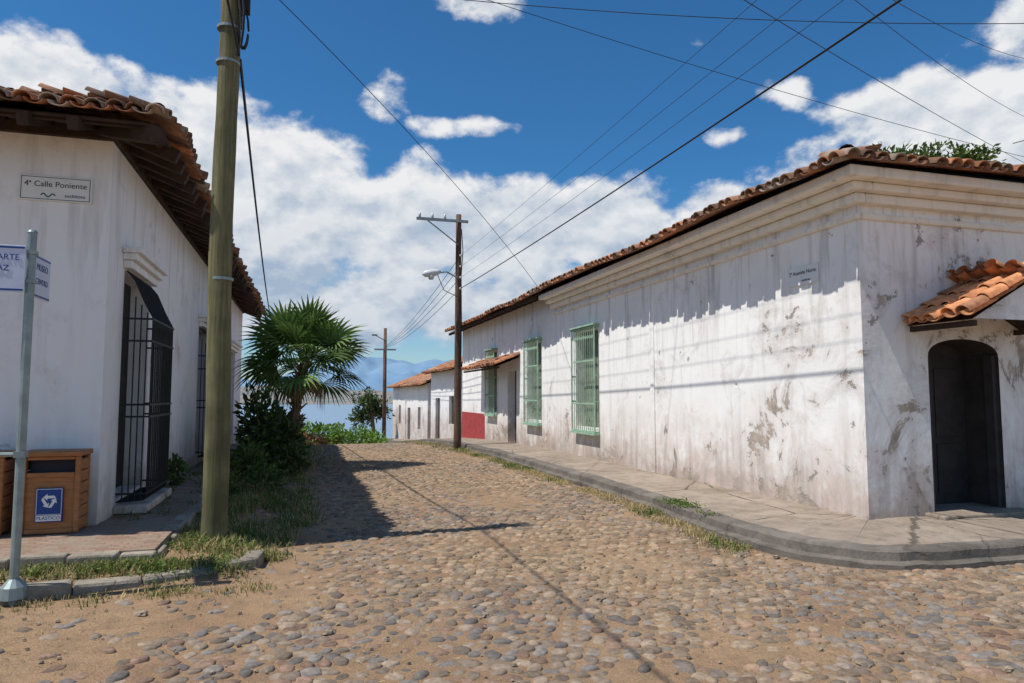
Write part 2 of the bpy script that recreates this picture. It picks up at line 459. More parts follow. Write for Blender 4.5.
def ridge(mb,A,B,orange=.3,r=.10):
    A=Vector(A);B=Vector(B); d=(B-A); L=d.length; d.normalize(); side=d.cross(Vector((0,0,1))).normalized(); up=side.cross(d)
    n=int(L/.32)
    for i in range(n):
        p=A+d*(i*.32); vs=[];fs=[]
        for s,rr,l in((-.03,r,.03),(.36,r*.85,.0)):
            for k in range(7):
                an=pi*k/6; vs.append(p+d*s+side*cos(an)*rr+up*(sin(an)*rr+l))
        for k in range(6): fs.append((k,k+1,8+k,7+k))
        mb.add(vs,fs,tilecol(orange))

# ---------------------------------------------------------------- walls with openings
def wall(mb,P0,P1,z0,z1,holes,inward,depth=.28):
    P0=Vector((P0[0],P0[1],0));P1=Vector((P1[0],P1[1],0)); d=P1-P0; L=d.length; d.normalize(); inw=Vector((inward[0],inward[1],0))
    S=sorted(set([0,L]+[h[0] for h in holes]+[h[1] for h in holes])); Z=sorted(set([z0,z1]+[h[2] for h in holes]+[h[3] for h in holes]))
    P=lambda s,z,o=0: P0+d*s+inw*o+Vector((0,0,z))
    for a,b in zip(S,S[1:]):
        for c,e in zip(Z,Z[1:]):
            ms,mz=(a+b)/2,(c+e)/2
            if any(h[0]<ms<h[1] and h[2]<mz<h[3] for h in holes): continue
            mb.quad(P(a,c),P(b,c),P(b,e),P(a,e))
    for s0,s1,a,b in [h[:4] for h in holes]:
        mb.quad(P(s0,a),P(s0,b),P(s0,b,depth),P(s0,a,depth)); mb.quad(P(s1,a),P(s1,a,depth),P(s1,b,depth),P(s1,b))
        mb.quad(P(s0,b),P(s1,b),P(s1,b,depth),P(s0,b,depth)); mb.quad(P(s0,a),P(s0,a,depth),P(s1,a,depth),P(s1,a))

# ================================================================ RIGHT BUILDING
rb=empty('corner_house',(6.47,6.9,0)); WX=6.47; WY=6.9; WT=4.40
mb=MB()
wins=[(14.85,16.2,.88,3.2),(18.9,20.15,.92,3.2),(23.7,24.9,1.05,3.2)]
doors=[(21.35,22.35,.0,2.45)]
holes=[(a-WY,b-WY,c,d) for a,b,c,d in wins+doors]
wall(mb,(WX,WY),(WX,25.4),-.6,WT,holes,(1,0))
mb.quad((WX,25.4,.95),(WX,29.3,.95),(WX,29.3,WT),(WX,25.4,WT))
mb.add([(WX,29.3,-.8),(15.4,29.3,-.8),(15.4,29.3,4.3),(10.9,29.3,5.75),(WX,29.3,WT)],[(0,1,2,3,4)])
mb.quad((15.4,WY,-.6),(15.4,29.3,-.6),(15.4,29.3,4.3),(15.4,WY,4.3))
dx0,dx1=7.46,8.62; sp0=2.12; cr=(dx1-dx0)/2; cxm=(dx0+dx1)/2; rise=.24; RD=.55
mb.quad((WX,WY,-.3),(dx0,WY,-.3),(dx0,WY,sp0),(WX,WY,sp0))
mb.quad((dx1,WY,-.3),(16,WY,-.3),(16,WY,sp0),(dx1,WY,sp0))
mb.quad((WX,WY,sp0),(dx0,WY,sp0),(dx0,WY,WT),(WX,WY,WT))
mb.quad((dx1,WY,sp0),(16,WY,sp0),(16,WY,WT),(dx1,WY,WT))
arc=[(cxm-cr*cos(pi*k/16),sp0+rise*sin(pi*k/16)**.8) for k in range(17)]
for (xa,za),(xb,zb) in zip(arc,arc[1:]):
    mb.quad((xa,WY,za),(xb,WY,zb),(xb,WY,WT),(xa,WY,WT))
mb.obj('walls',M['plaster'],rb)
mb=MB()
for (xa,za),(xb,zb) in zip(arc,arc[1:]): mb.quad((xa,WY+.002,za),(xa,WY+RD,za),(xb,WY+RD,zb),(xb,WY+.002,zb))
for X in(dx0,dx1): mb.quad((X,WY+.002,-.3),(X,WY+RD,-.3),(X,WY+RD,sp0),(X,WY+.002,sp0))
mb.box(dx0+.002,dx0+.07,WY+.04,WY+.16,.1,sp0+.04); mb.box(dx1-.07,dx1-.002,WY+.04,WY+.16,.1,sp0+.04)
mb.obj('door_lining',M['door_grey'],rb)
mb=MB(); mb.box(dx0,dx1,WY+RD-.03,WY+RD,0,2.45)
for xx0,xx1 in ((dx0+.12,cxm-.06),(cxm+.06,dx1-.12)):
    for za,zb in ((.35,1.0),(1.1,2.0)): mb.box(xx0,xx1,WY+RD-.045,WY+RD-.031,za,zb)
mb.obj('arched_door',M['door_grey'],rb,bevel=.006)
mb=MB(); mb.box(WX-.012,WX+.1,25.4,29.3,-.8,.95); mb.obj('red_wainscot',M['red'],rb)
mb=MB()
for off,za,zb in ((.05,3.80,3.88),(.14,3.98,4.10),(.27,4.102,4.20),(.46,4.202,4.33)):
    mb.box(WX-off,WX+.02,WY-off*.9,17.8,za,zb); mb.box(WX+.021,16,WY-off*.9,WY+.02,za,zb)
mb.obj('cornice',M['cornice'],rb,bevel=.022)
mb=MB(); mb.box(WX-.03,WX+.02,12.15,12.3,.0,3.8); mb.obj('pilaster',M['plaster'],rb,bevel=.01)
EX,EY,EZ=5.84,6.36,4.31; PT=radians(19.5); tn=math.tan(PT)
mb=MB(); D=4.9
h1=.23*tn
mb.add([(EX+.23,EY+.23,EZ+h1),(EX+.23,17.8,EZ+h1),(EX+D,17.8,EZ+D*tn),(EX+D,EY+D,EZ+D*tn)],[(0,1,2,3)])
mb.add([(EX+.1,17.8,EZ+.1*tn),(EX+.1,29.75,EZ+.1*tn),(EX+D,29.75,EZ+D*tn),(EX+D,17.8,EZ+D*tn)],[(0,1,2,3)])
mb.add([(EX+.23,EY+.23,EZ+h1),(EX+D,EY+D,EZ+D*tn),(16.5,EY+D,EZ+D*tn),(16.5,EY+.23,EZ+h1)],[(0,1,2,3)])
mb.add([(EX+D,EY+D,EZ+D*tn),(EX+D,29.75,EZ+D*tn),(15.9,29.75,EZ),(15.9,EY+D,EZ)],[(0,1,2,3)])
mb.obj('roof_deck',M['wood_dark'],rb)
mb=MB()
y=18.1
while y<29.7:
    mb.obox((EX+.48,y,EZ+.07),Vector((cos(PT),0,sin(PT))),Vector((0,1,0)),Vector((-sin(PT),0,cos(PT))),.40,.04,.05); y+=.55
mb.box(EX+.1,EX+.16,17.9,29.7,EZ-.05,EZ-.005)
mb.obj('rafters',M['wood_dark'],rb)
mb=MB()
tiles(mb,(EX,EY,EZ),(EX,29.8,EZ),(1,0,0),PT,D/cos(PT),lambda x,y:(y-EY)>=(x-EX)-.1,orange=.36,wob=1.6)
tiles(mb,(EX,EY,EZ),(16.5,EY,EZ),(0,1,0),PT,D/cos(PT),lambda x,y:(x-EX)>=(y-EY)-.1,orange=.36,wob=1.6)
ridge(mb,(EX+.12,EY+.12,EZ+.10),(EX+D,EY+D,EZ+D*tn+.07)); ridge(mb,(EX+D,EY+D,EZ+D*tn+.08),(EX+D,29.7,EZ+D*tn+.08))
mb.obj('roof_tiles',M['tile'],rb,smooth=True)
mb=MB(); mb.box(WX+.26,WX+.3,21.3,22.4,-.1,2.5); mb.obj('street_door',M['door_dark'],rb)
mb=MB(); mb.box(dx0-.15,dx1+.2,WY-.28,WY+RD-.04,.1,.215); mb.obj('door_step',M['walk'],rb,bevel=.02)
for (a,b,c,d) in wins:
    mb=MB(); mb.box(WX+.22,WX+.26,a,b,c,d)
    mb.box(WX+.205,WX+.219,(a+b)/2-.03,(a+b)/2+.03,c,d)
    for q in (a+.08,(a+b)/2+.06): mb.box(WX+.208,WX+.219,q,q+(b-a)/2-.16,c+.15,c+1.0)
    mb.obj('window_shutter',M['green_in'],rb)
    mb=MB()
    x0,x1=WX-.13,WX-.105
    for yy in (a-.05,b+.01): mb.box(x0,x1,yy,yy+.04,c-.1,d+.06)
    for yy in (a-.05,b+.01):
        for zz in (c-.1,c+.6,c+1.2,d+.02): mb.box(x1,WX,yy+.004,yy+.036,zz,zz+.035)
    for zz in (c-.099,c+.55,c+1.55,d+.019): mb.box(x0+.003,x1-.003,a-.01,b+.01,zz,zz+.04)
    k=a+.08
    while k<b-.03: mb.box(x0+.006,x0+.018,k,k+.015,c-.08,d+.05); k+=.125
    k=a+.02
    while k<b-.1: mb.obox((x0+.010,k+.06,d-.20),Vector((1,0,0)),Vector((0,.7,.7)),Vector((0,-.7,.7)),.005,.04,.04); k+=.125
    mb.box(WX-.16,WX,a-.08,b+.08,d+.062,d+.10); mb.box(WX-.15,WX,a-.07,b+.07,c-.15,c-.105)
    mb.obj('window_grille',M['green'],rb)
mb=MB(); tiles(mb,(5.7,20.9,2.55),(5.7,25.9,2.55),(1,0,0),radians(22),.8,orange=.6); mb.obj('awning_tiles',M['tile'],rb,smooth=True)
mb=MB(); mb.quad((5.74,20.95,2.55),(5.74,25.9,2.55),(WX,25.9,2.84),(WX,20.95,2.84)); mb.box(5.76,5.8,20.95,25.9,2.48,2.54); mb.obj('awning_deck',M['wood_dark'],rb)
cz0,cz1=2.50,2.98; rx=8.08; pw=rx-7.12; cp=math.atan2(cz1-cz0,pw); CY=5.98
mb=MB()
tiles(mb,(7.12,6.95,cz0),(7.12,CY,cz0),(1,0,0),cp,pw/cos(cp)-.05,orange=.9,wob=1.3,sp=.19)
tiles(mb,(2*rx-7.12,CY,cz0),(2*rx-7.12,6.95,cz0),(-1,0,0),cp,pw/cos(cp)-.05,orange=.9,wob=1.3,sp=.19)
ridge(mb,(rx,CY,cz1+.08),(rx,6.95,cz1+.08),.9)
mb.obj('canopy_tiles',M['tile'],rb,smooth=True)
mb=MB(); mb.quad((7.16,CY+.04,cz0),(7.16,6.9,cz0),(rx,6.9,cz1),(rx,CY+.04,cz1)); mb.quad((2*rx-7.16,CY+.04,cz0),(2*rx-7.16,6.9,cz0),(rx,6.9,cz1),(rx,CY+.04,cz1))
for X in (7.2,2*rx-7.26): mb.box(X,X+.06,CY+.06,6.9,cz0-.07,cz0-.005)
mb.obj('canopy_deck',M['wood_dark'],rb)
mb=MB(); mb.add([(7.2,CY+.1,cz0+.02),(2*rx-7.2,CY+.1,cz0+.02),(rx,CY+.1,cz1-.02)],[(0,1,2)]); mb.obj('canopy_gable',M['plaster'],rb)
mb=MB(); mb.box(8.42-.09,8.42+.09,WY-.02,WY,3.16,3.38); mb.obj('wall_plaque',M['brown'],rb)
sg=empty('street_name_sign',(WX,7.9,3.37))
mb=MB(); mb.box(WX-.02,WX-.002,7.6,8.2,3.14,3.40); mb.obj('plate',M['white'],sg,bevel=.004)
text('2ª Avenida Norte',(WX-.022,7.9,3.31),-90,.075,M['black'],sg); text('~ suchitoto',(WX-.022,7.85,3.20),-90,.045,M['black'],sg)

# ================================================================ LEFT BUILDING
lb=empty('corner_house',(-2.2,8.97,0)); LX=-2.2; LY=8.97
mb=MB()
lw=[(9.75,11.25,.38,3.22),(16.3,17.8,.38,3.1),(22.3,24.6,.1,3.0)]
wall(mb,(LX,LY),(LX,27.0),-.5,4.86,[(a-LY,b-LY,c,d) for a,b,c,d in lw],(-1,0),.3)
mb.quad((-14,LY,-.3),(LX,LY,-.3),(LX,LY,4.86),(-14,LY,4.86))
mb.add([(LX,27,-.8),(-11,27,-.8),(-11,27,4.8),(-6.55,27,6.5),(LX,27,4.86)],[(0,1,2,3,4)])
mb.obj('walls',M['plaster_clean'],lb)
mb=MB(); mb.box(LX-.3,LX+.05,11.5,26.9,-.3,.40); mb.obj('plinth',M['plaster'],lb,bevel=.02)
LEX,LEY,LEZ=-1.5,8.15,4.60; LP=radians(21); lt=math.tan(LP); D=5.0
mb=MB()
mb.add([(LEX-.08,LEY+.08,LEZ),(LEX-.08,27.6,LEZ),(LEX-D,27.6,LEZ+D*lt),(LEX-D,LEY+D,LEZ+D*lt)],[(0,1,2,3)])
mb.add([(LEX-.08,LEY+.08,LEZ),(LEX-D,LEY+D,LEZ+D*lt),(-14.5,LEY+D,LEZ+D*lt),(-14.5,LEY+.08,LEZ)],[(0,1,2,3)])
mb.add([(LEX-D,LEY+D,LEZ+D*lt),(LEX-D,27.6,LEZ+D*lt),(-11.5,27.6,LEZ),(-11.5,LEY+D,LEZ)],[(0,1,2,3)])
o=mb.obj('roof_deck',M['wood_dark'],lb); s=o.modifiers.new('s','SOLIDIFY'); s.thickness=.03
mb=MB(); y=9.05
while y<27.5:
    e=U(-.06,.04)
    mb.obox((LEX-.45-e,y,LEZ+.06),Vector((-cos(LP),0,sin(LP))),Vector((0,1,0)),Vector((sin(LP),0,cos(LP))),.44,.055,.08); y+=.46+U(-.04,.04)
x=-2.4
while x>-14:
    mb.obox((x,LEY+.46,LEZ+.07),Vector((0,cos(LP),sin(LP))),Vector((1,0,0)),Vector((0,-sin(LP),cos(LP))),.45,.055,.075); x-=.46
mb.obox((LEX-.5,LEY+.5,LEZ+.03),Vector((-.68,.68,.25)).normalized(),Vector((.707,.707,0)),Vector((0,0,1)),.62,.08,.10)
mb.box(LEX-.24,LEX-.17,LEY+.18,27.5,LEZ-.03,LEZ+.045); mb.box(-14,LEX-.245,LEY+.16,LEY+.23,LEZ-.03,LEZ+.045)
mb.box(LX-.05,LX+.06,LY-.06,27.0,LEZ+.0,LEZ+.14); mb.box(-14,LX-.055,LY-.06,LY+.05,LEZ+.0,LEZ+.14)
mb.obj('rafters',M['wood_dark'],lb,bevel=.008)
mb=MB()
tiles(mb,(LEX,27.65,LEZ),(LEX,LEY,LEZ),(-1,0,0),LP,D/cos(LP),lambda x,y:(y-LEY)>=(LEX-x)-.1,orange=.16,wob=1.9)
tiles(mb,(LEX,LEY,LEZ),(-14.5,LEY,LEZ),(0,1,0),LP,D/cos(LP),lambda x,y:(LEX-x)>=(y-LEY)-.1,orange=.22,wob=1.9)
ridge(mb,(LEX-.12,LEY+.12,LEZ+.12),(LEX-D,LEY+D,LEZ+D*lt+.07)); ridge(mb,(LEX-D,LEY+D,LEZ+D*lt+.08),(LEX-D,27.5,LEZ+D*lt+.08))
mb.obj('roof_tiles',M['tile'],lb,smooth=True)
for n,(a,b,c,d) in enumerate(lw):
    mb=MB(); mb.box(LX-.28,LX-.25,a,b,c,d); mb.obj('window_panel' if n<2 else 'street_door',M['door_dark'],lb)
    mb=MB(); mb.box(LX,LX+.16,a-.12,b+.12,d+.12,d+.2); mb.box(LX,LX+.10,a-.08,b+.08,d+.02,d+.118); mb.box(LX,LX+.22,a-.16,b+.16,d+.202,d+.27)
    mb.obj('lintel_moulding',M['plaster_clean'],lb,bevel=.01)
    if n==2: continue
    mb=MB(); bo=LX+.34; zt=d-.55
    k=a+.04
    while k<=b-.02:
        mb.tube([(LX+.02,k,d+.0),(LX+.12,k,d-.12),(LX+.24,k,zt+.15),(bo,k,zt-.04),(bo,k,c+.05),(bo-.03,k,c-.03),(LX,k,c-.05)],.0105,5); k+=.115
    for zz in (zt-.06,zt-.34,c+1.15,c+1.0,c+.05):
        mb.box(bo-.006,bo+.010,a,b,zz-.014,zz+.014)
        for yy in (a,b-.02): mb.box(LX,bo-.008,yy,yy+.02,zz-.012,zz+.012)
    for yy in (a,b-.02):
        for q in (.07,.14,.21,.28): mb.tube([(LX+q,yy+.01,zt+.3-(q-.08)*1.4),(LX+q,yy+.01,c-.03)],.009,5)
    k=a+.1
    while k<b-.05:
        pts=[(bo+.002,k+.045*cos(t_*pi/6),zt-.20+.12*sin(t_*pi/6)) for t_ in range(13)]; mb.tube(pts,.007,4,cap=False); k+=.115
    mb.obj('window_grille',M['iron'],lb)
mb=MB(); mb.box(LX,LX+.38,9.65,11.35,.20,.30); mb.obj('window_sill',M['plaster'],lb,bevel=.015)
sg=empty('street_name_sign',(-2.76,8.97,3.98))
mb=MB(); mb.box(-3.12,-2.39,LY-.02,LY-.003,3.84,4.13); mb.obj('plate',M['white'],sg,bevel=.004)
mb=MB()
for (x0,x1,z0,z1) in ((-3.10,-2.41,4.107,4.113),(-3.10,-2.41,3.857,3.863),(-3.10,-3.094,3.864,4.106),(-2.416,-2.41,3.864,4.106)): mb.box(x0,x1,LY-.0225,LY-.0205,z0,z1)
mb.obj('plate_border',M['black'],sg)
text('4ª Calle Poniente',(-2.755,LY-.022,4.03),0,.09,M['black'],sg); text('suchitoto',(-2.56,LY-.022,3.91),0,.055,M['black'],sg)
mb=MB(); mb.tube([(-2.9+.012*i,LY-.022,3.905+.02*sin(i*.8)) for i in range(13)],.006,4); mb.obj('bird_emblem',M['black'],sg)

# ================================================================ FAR HOUSES
def house(y0,y1,zb,ze,x0=6.5,depth=6,ov=.4,clean='plaster_clean',doors=(),wn=()):
    h=empty('white_house',(x0,y0,zb)); mb=MB()
    hol=[(a-y0,b-y0,zb,zb+2.2) for a,b in doors]+[(a-y0,b-y0,zb+1,zb+2.3) for a,b in wn]
    wall(mb,(x0,y0),(x0,y1),zb-1.2,ze+.12,hol,(1,0),.2)
    t_=math.tan(radians(22)); rz=ze+.12+ (depth/2)*t_
    for yy in (y0,y1): mb.add([(x0,yy,zb-1.2),(x0+depth,yy,zb-1.2),(x0+depth,yy,ze+.12),(x0+depth/2,yy,rz),(x0,yy,ze+.12)],[(0,1,2,3,4)])
    mb.obj('walls',M[clean],h)
    mb=MB()
    for a,b in list(doors)+list(wn): mb.box(x0+.15,x0+.18,a,b,zb,zb+2.4)
    mb.obj('doors_and_windows',M['door_dark'],h)
    mb=MB(); sl=(depth/2+ov)/cos(radians(22))
    tiles(mb,(x0-ov,y0-.2,ze),(x0-ov,y1+.2,ze),(1,0,0),radians(22),sl,orange=.55)
    tiles(mb,(x0+depth+ov,y1+.2,ze),(x0+depth+ov,y0-.2,ze),(-1,0,0),radians(22),sl,orange=.45)
    mb.obj('roof_tiles',M['tile'],h,smooth=True)
    mb=MB(); r=ze+(depth/2+ov)*t_-.01
    mb.quad((x0-ov+.05,y0-.2,ze),(x0-ov+.05,y1+.2,ze),(x0+depth/2,y1+.2,r),(x0+depth/2,y0-.2,r)); mb.quad((x0+depth+ov-.05,y0-.2,ze),(x0+depth+ov-.05,y1+.2,ze),(x0+depth/2,y1+.2,r),(x0+depth/2,y0-.2,r))
    mb.obj('roof_deck',M['wood_dark'],h)
house(29.6,37.2,-.7,2.75,doors=((34.6,35.8),),wn=((31.2,32.3),))
house(37.6,53,-1.35,2.15,x0=6.4,doors=((44,45.2),),wn=((40,41),(48.5,49.6)))

# ================================================================ POLES & WIRES
def wire(mb,A,B,sag,r,n=24):
    A=Vector(A);B=Vector(B); mb.tube([A.lerp(B,i/n)-Vector((0,0,4*sag*(i/n)*(1-i/n))) for i in range(n+1)],r,5,cap=False)
p1=empty('utility_pole',(-.9,8.2,0))
mb=MB(); n=18; mb.tube([(-.9+.015*sin(i*.5),8.2,-.3+7.0*i/n) for i in range(n+1)],[.135-.028*i/n+.003*sin(i*2.3) for i in range(n+1)],20); mb.obj('pole_shaft',M['pole1'],p1,smooth=True)
mb=MB()
for zz in (2.9,5.35,5.75,6.2): mb.tube([(-.9,8.2,zz),(-.9,8.2,zz+.03)],[.128]*2,20)
mb.obj('steel_bands',M['metal'],p1)
mb=MB()
for i in range(5):
    ox=.12+.02*(i%3); pts=[(-.9+ox+.03*sin(k*.9+i),8.12-.02*i+.02*cos(k*1.3+i),6.7-k*.2) for k in range(int(4+i*.9))]; mb.tube(pts,.014,6)
for i in range(3):
    pts=[(-.74+.05*cos(t_*.5),8.1+.03*i,5.75+.22*sin(t_*.5)) for t_ in range(13)]; mb.tube(pts,.011,5)
mb.obj('cable_bundle',M['cable'],p1)
mb=MB(); mb.box(-.8,-.68,8.08,8.2,5.95,6.25); mb.obj('junction_box',M['cable'],p1,bevel=.01)

p2=empty('utility_pole',(4.62,21.6,0))
mb=MB(); mb.tube([(4.62,21.6,-.5+ .79*i) for i in range(11)],[.125-.004*i for i in range(11)],14); mb.obj('pole_shaft',M['pole2'],p2,smooth=True)
mb=MB(); mb.box(3.25,4.9,21.44,21.52,7.12,7.2); mb.tube([(3.6,21.48,7.12),(4.6,21.5,6.4)],.02,6)
mb.tube([(4.55,21.5,5.35),(4.2,21.4,5.5),(3.95,21.35,5.45)],.025,7); mb.obj('crossarm',M['metal'],p2)
mb=MB()
for X in (3.35,3.75,4.15): mb.tube([(X,21.48,7.2),(X,21.48,7.24),(X,21.48,7.28),(X,21.48,7.34)],[.02,.05,.035,.045],8)
for zz in (5.0,5.35,5.7,6.05): mb.tube([(4.66,21.42,zz),(4.66,21.46,zz),(4.66,21.49,zz)],[.03,.045,.03],8)
mb.obj('insulators',M['ceramic'],p2,smooth=True)
mb=MB(); mb.tube([(4.0,21.35,5.50),(3.9,21.34,5.46),(3.7,21.32,5.42),(3.5,21.3,5.38),(3.42,21.3,5.37)],[.04,.09,.12,.1,.03],12); mb.tube([(3.7,21.32,5.36),(3.7,21.32,5.22)],[.11,.07],12)
mb.obj('street_lamp_head',M['lampgrey'],p2,smooth=True)
mb=MB(); mb.tube([(4.68,21.45,6.9),(4.72,21.4,6.2),(4.68,21.46,5.4),(4.70,21.47,4.0),(4.69,21.47,2.5)],.016,5); mb.tube([(3.9,21.35,5.4),(4.1,21.3,4.9),(4.55,21.5,4.75)],.012,5); mb.obj('pole_cables',M['cable'],p2)
p3=empty('utility_pole',(5.0,46,-1.3)); mb=MB(); mb.tube([(5.0,46,-1.8),(5.0,46,2),(5.0,46,6.0)],[.14,.12,.1],12); mb.obj('pole_shaft',M['pole2'],p3,smooth=True)
mb=MB(); mb.box(4.3,5.7,45.9,45.98,4.55,4.65); mb.tube([(4.95,45.9,5.2),(4.3,45.6,5.5)],.03,6); mb.box(4.1,4.45,45.5,45.7,5.45,5.55); mb.obj('crossarm',M['metal'],p3)

wr=empty('overhead_wires',(4.6,10,6)); mb=MB()
for z2,z0,r in ((5.0,5.7,.012),(5.35,6.1,.0034),(5.7,6.4,.0034),(6.05,6.9,.0032)):
    wire(mb,(4.66,21.42,z2),(5.1,-14,z0),.28,r,40)
    wire(mb,(4.66,21.6,z2),(5.0,46,4.7+.1*(z2-5)),.3,.009)
wire(mb,(-.78,8.15,5.45),(-.9,-14,6.0),.25,.013,40)
wire(mb,(-.78,8.25,5.45),(-1.3,27.3,4.75),.2,.018)
wire(mb,(-.85,8.15,6.6),(6.1,17.9,4.5),-.25,.006)
wire(mb,(2.1,11.4,8.45),(11.95,8.5,8.0),.15,.007)
wire(mb,(5.26,7.45,6.75),(22.6,15.8,8.4),.1,.006)
wire(mb,(6.4,7.1,6.95),(20,14.4,9.4),.2,.005)
wire(mb,(6.86,6.97,6.9),(17.95,12.8,10.2),.2,.005)
wire(mb,(3.2,13.1,9.6),(20,14.5,8.35),.15,.007)
wire(mb,(12.5,9.5,6.3),(17,10,7.9),.05,.008)
mb.obj('wires',M['cable'],wr)

# ================================================================ LITTER BINS
def bin_(x0,x1,y0,y1,sign):
    b=empty('recycling_bin',((x0+x1)/2,(y0+y1)/2,.2)); zb=.21; zt=1.06
    mb=MB()
    mb.box(x0+.03,x1-.03,y0+.03,y1-.03,zb+.02,zt-.24)
    for X in (x0,x1-.05):
        for Y in (y0,y1-.05): mb.box(X,X+.05,Y,Y+.05,zb,zt-.055)
    mb.box(x0+.052,x1-.052,y0+.008,y0+.03,zb,zb+.05); mb.box(x0+.052,x1-.052,y0+.008,y0+.03,zt-.27,zt-.22)
    mb.box(x0+.052,x1-.052,y0+.01,y0+.03,zt-.09,zt-.055)
    for X in (x0+.004,x1-.03):
        for k in range(6): mb.box(X,X+.026,y0+.052,y1-.052,zb+.02+k*.125,zb+.137+k*.125)
    mb.box(x0+.052,x1-.052,y1-.03,y1-.01,zt-.3,zt-.055)
    mb.box(x0-.02,x1+.02,y0-.02,y1+.01,zt-.053,zt)
    mb.obj('body',M['bin'],b,bevel=.012)
    mb=MB(); mb.box(x0+.06,x1-.06,y0+.10,y1-.04,zt-.238,zt-.06); mb.obj('slot_shade_block',M['black'],b)  # solid black block, stands in for the shade inside the bin slot
    if sign:
        cx=(x0+x1)/2; mb=MB(); mb.box(cx-.125,cx+.125,y0+.002,y0+.0275,.33,.68)
        mb.obj('sign_plate_blue',M['blue'],b)
        mb=MB(); Y=y0-.001; c=Vector((cx,Y,.555))
        mb.box(cx-.115,cx+.115,Y-.0005,Y+.001,.342,.40)
        for zz in ((.406,.411),(.667,.672)): mb.box(cx-.117,cx+.117,Y-.0005,Y+.001,*zz)
        for xx in (cx-.117,cx+.112): mb.box(xx,xx+.005,Y-.0005,Y+.001,.412,.666)
        for k in range(3):
            an=pi/2+k*2*pi/3
            def P(u,v):
                t_=Vector((-sin(an),0,cos(an))); r_=Vector((cos(an),0,sin(an))); return c+(t_*u+r_*v)*1.25+Vector((0,0,-.008))
            mb.add([P(-.050,.022),P(.012,.022),P(.012,.044),P(-.038,.044)],[(0,1,2,3)])
            mb.add([P(.012,.006),P(.044,.033),P(.012,.060)],[(0,1,2)])
        mb.obj('recycling_symbol',M['white'],b)
        text('PLÁSTICO',(cx,Y-.002,.371),0,.048,M['blue'],b)
    return b
bin_(-2.80,-2.25,8.47,8.84,True)
bin_(-3.52,-2.95,8.47,8.84,False)

# ================================================================ SIGN POST
sp_=empty('street_sign_post',(-2.17,6.56,.1))
mb=MB(); mb.tube([(-2.17,6.56,.0),(-2.17,6.56,2.98)],.035,12); mb.tube([(-2.17,6.56,.05),(-2.17,6.56,.14),(-2.17,6.56,.2)],[.10,.09,.04],12)
mb.tube([(-2.17,6.56,2.98),(-2.17,6.56,3.0)],[.04,.03],12)
mb.box(-2.21,-2.13,6.52,6.60,1.15,1.2); mb.tube([(-2.2,6.56,1.175),(-2.8,6.6,1.175)],.018,8)
for zz in (2.56,2.80): mb.box(-2.21,-2.13,6.52,6.60,zz,zz+.03)
mb.obj('post',M['metal'],sp_,smooth=False)
mb=MB(); mb.box(-2.85,-2.19,6.505,6.518,2.48,2.86); mb.box(-2.177,-2.163,6.605,7.0,2.46,2.82); mb.obj('sign_plates',M['paleblue'],sp_,bevel=.003)
mb=MB()
for zz in (2.49,2.835): mb.box(-2.84,-2.2,6.502,6.5045,zz,zz+.015)
for zz in (2.47,2.795): mb.box(-2.1625,-2.160,6.615,6.99,zz,zz+.015)
mb.obj('sign_borders',M['blue'],sp_)
text('CENTRO DEL ARTE',(-2.52,6.502,2.76),0,.066,M['blue'],sp_); text('PARA LA PAZ',(-2.5,6.502,2.67),0,.066,M['blue'],sp_)
text('MUSEO',(-2.161,6.8,2.72),90,.08,M['blue'],sp_); text('CENTRO',(-2.161,6.8,2.60),90,.07,M['blue'],sp_)
text('>>>',(-2.5,6.502,2.57),0,.05,M['blue'],sp_)

# ================================================================ PLANTS
def gcol(a,b,g=(.75,1.25)):
    k=R(); s=U(*g); return tuple((x*(1-k)+y*k)*s for x,y in zip(a,b))
pt=empty('fan_palm_tree',(-.35,16.9,0)); base=Vector((-.35,16.9,-.05)); top=Vector((-.02,16.8,2.42))
mb=MB(); n=26
for i in range(n):
    p=base.lerp(top,i/n); q=base.lerp(top,(i+1)/n); mb.tube([p,q],[.15-.002*i,.12-.002*i],9,(.16*U(.7,1.2),.12,.08))
for _ in range(110):
    t_=U(.15,.98); p=base.lerp(top,t_); a=U(0,2*pi); d=Vector((cos(a),sin(a),.9)).normalized(); mb.tube([p+Vector((cos(a),sin(a),0))*.09,p+Vector((cos(a),sin(a),0))*.09+d*U(.1,.25)],[.03,.012],5,(.2*U(.6,1.2),.15,.09))
mb.obj('trunk',M['stone'],pt,smooth=False)
mb=MB()
def fan(o,az,elv,pl,fl,cols,droop=.25):
    d=Vector((cos(az)*cos(elv),sin(az)*cos(elv),sin(elv))); side=Vector((-sin(az),cos(az),0)); up=side.cross(d)*-1
    if up.z<0: up=-up
    e=o+d*pl-Vector((0,0,pl*.10)); c=cols()
    mb.tube([o,o.lerp(e,.5)+Vector((0,0,.04)),e],[.016,.012,.010],4,(c[0]*1.2,c[1]*1.2,c[2]))
    N=28; tw=U(-.9,.9); side2=(side*cos(tw)+up*sin(tw)); up2=d.cross(side2).normalized()
    if up2.z<0: up2=-up2
    for k in range(N):
        a=-1.9+3.8*k/(N-1); ln=fl*(1-.22*abs(a)/2.0)*U(.9,1.06)
        dd=(d*cos(a)+side2*sin(a)); w=dd.cross(up2).normalized()
        pts=[];segs=5
        for s in range(segs+1):
            f=s/segs; p=e+dd*(ln*f)+up2*(.08*sin(f*pi)+(.012 if k%2 else -.012)*min(1,f*3))-Vector((0,0,1))*(droop*ln*f**3.2)
            ww=ln*min(f*.072+.002,.040)*(1 if f<.6 else max(.04,(1-f)/.4))
            pts.append((p-w*ww,p+w*ww))
        vs=[v for pr in pts for v in pr]; fs=[(2*i,2*i+1,2*i+3,2*i+2) for i in range(segs)]
        g=U(.8,1.2); mb.add(vs,fs,(c[0]*g,c[1]*g,c[2]*g))
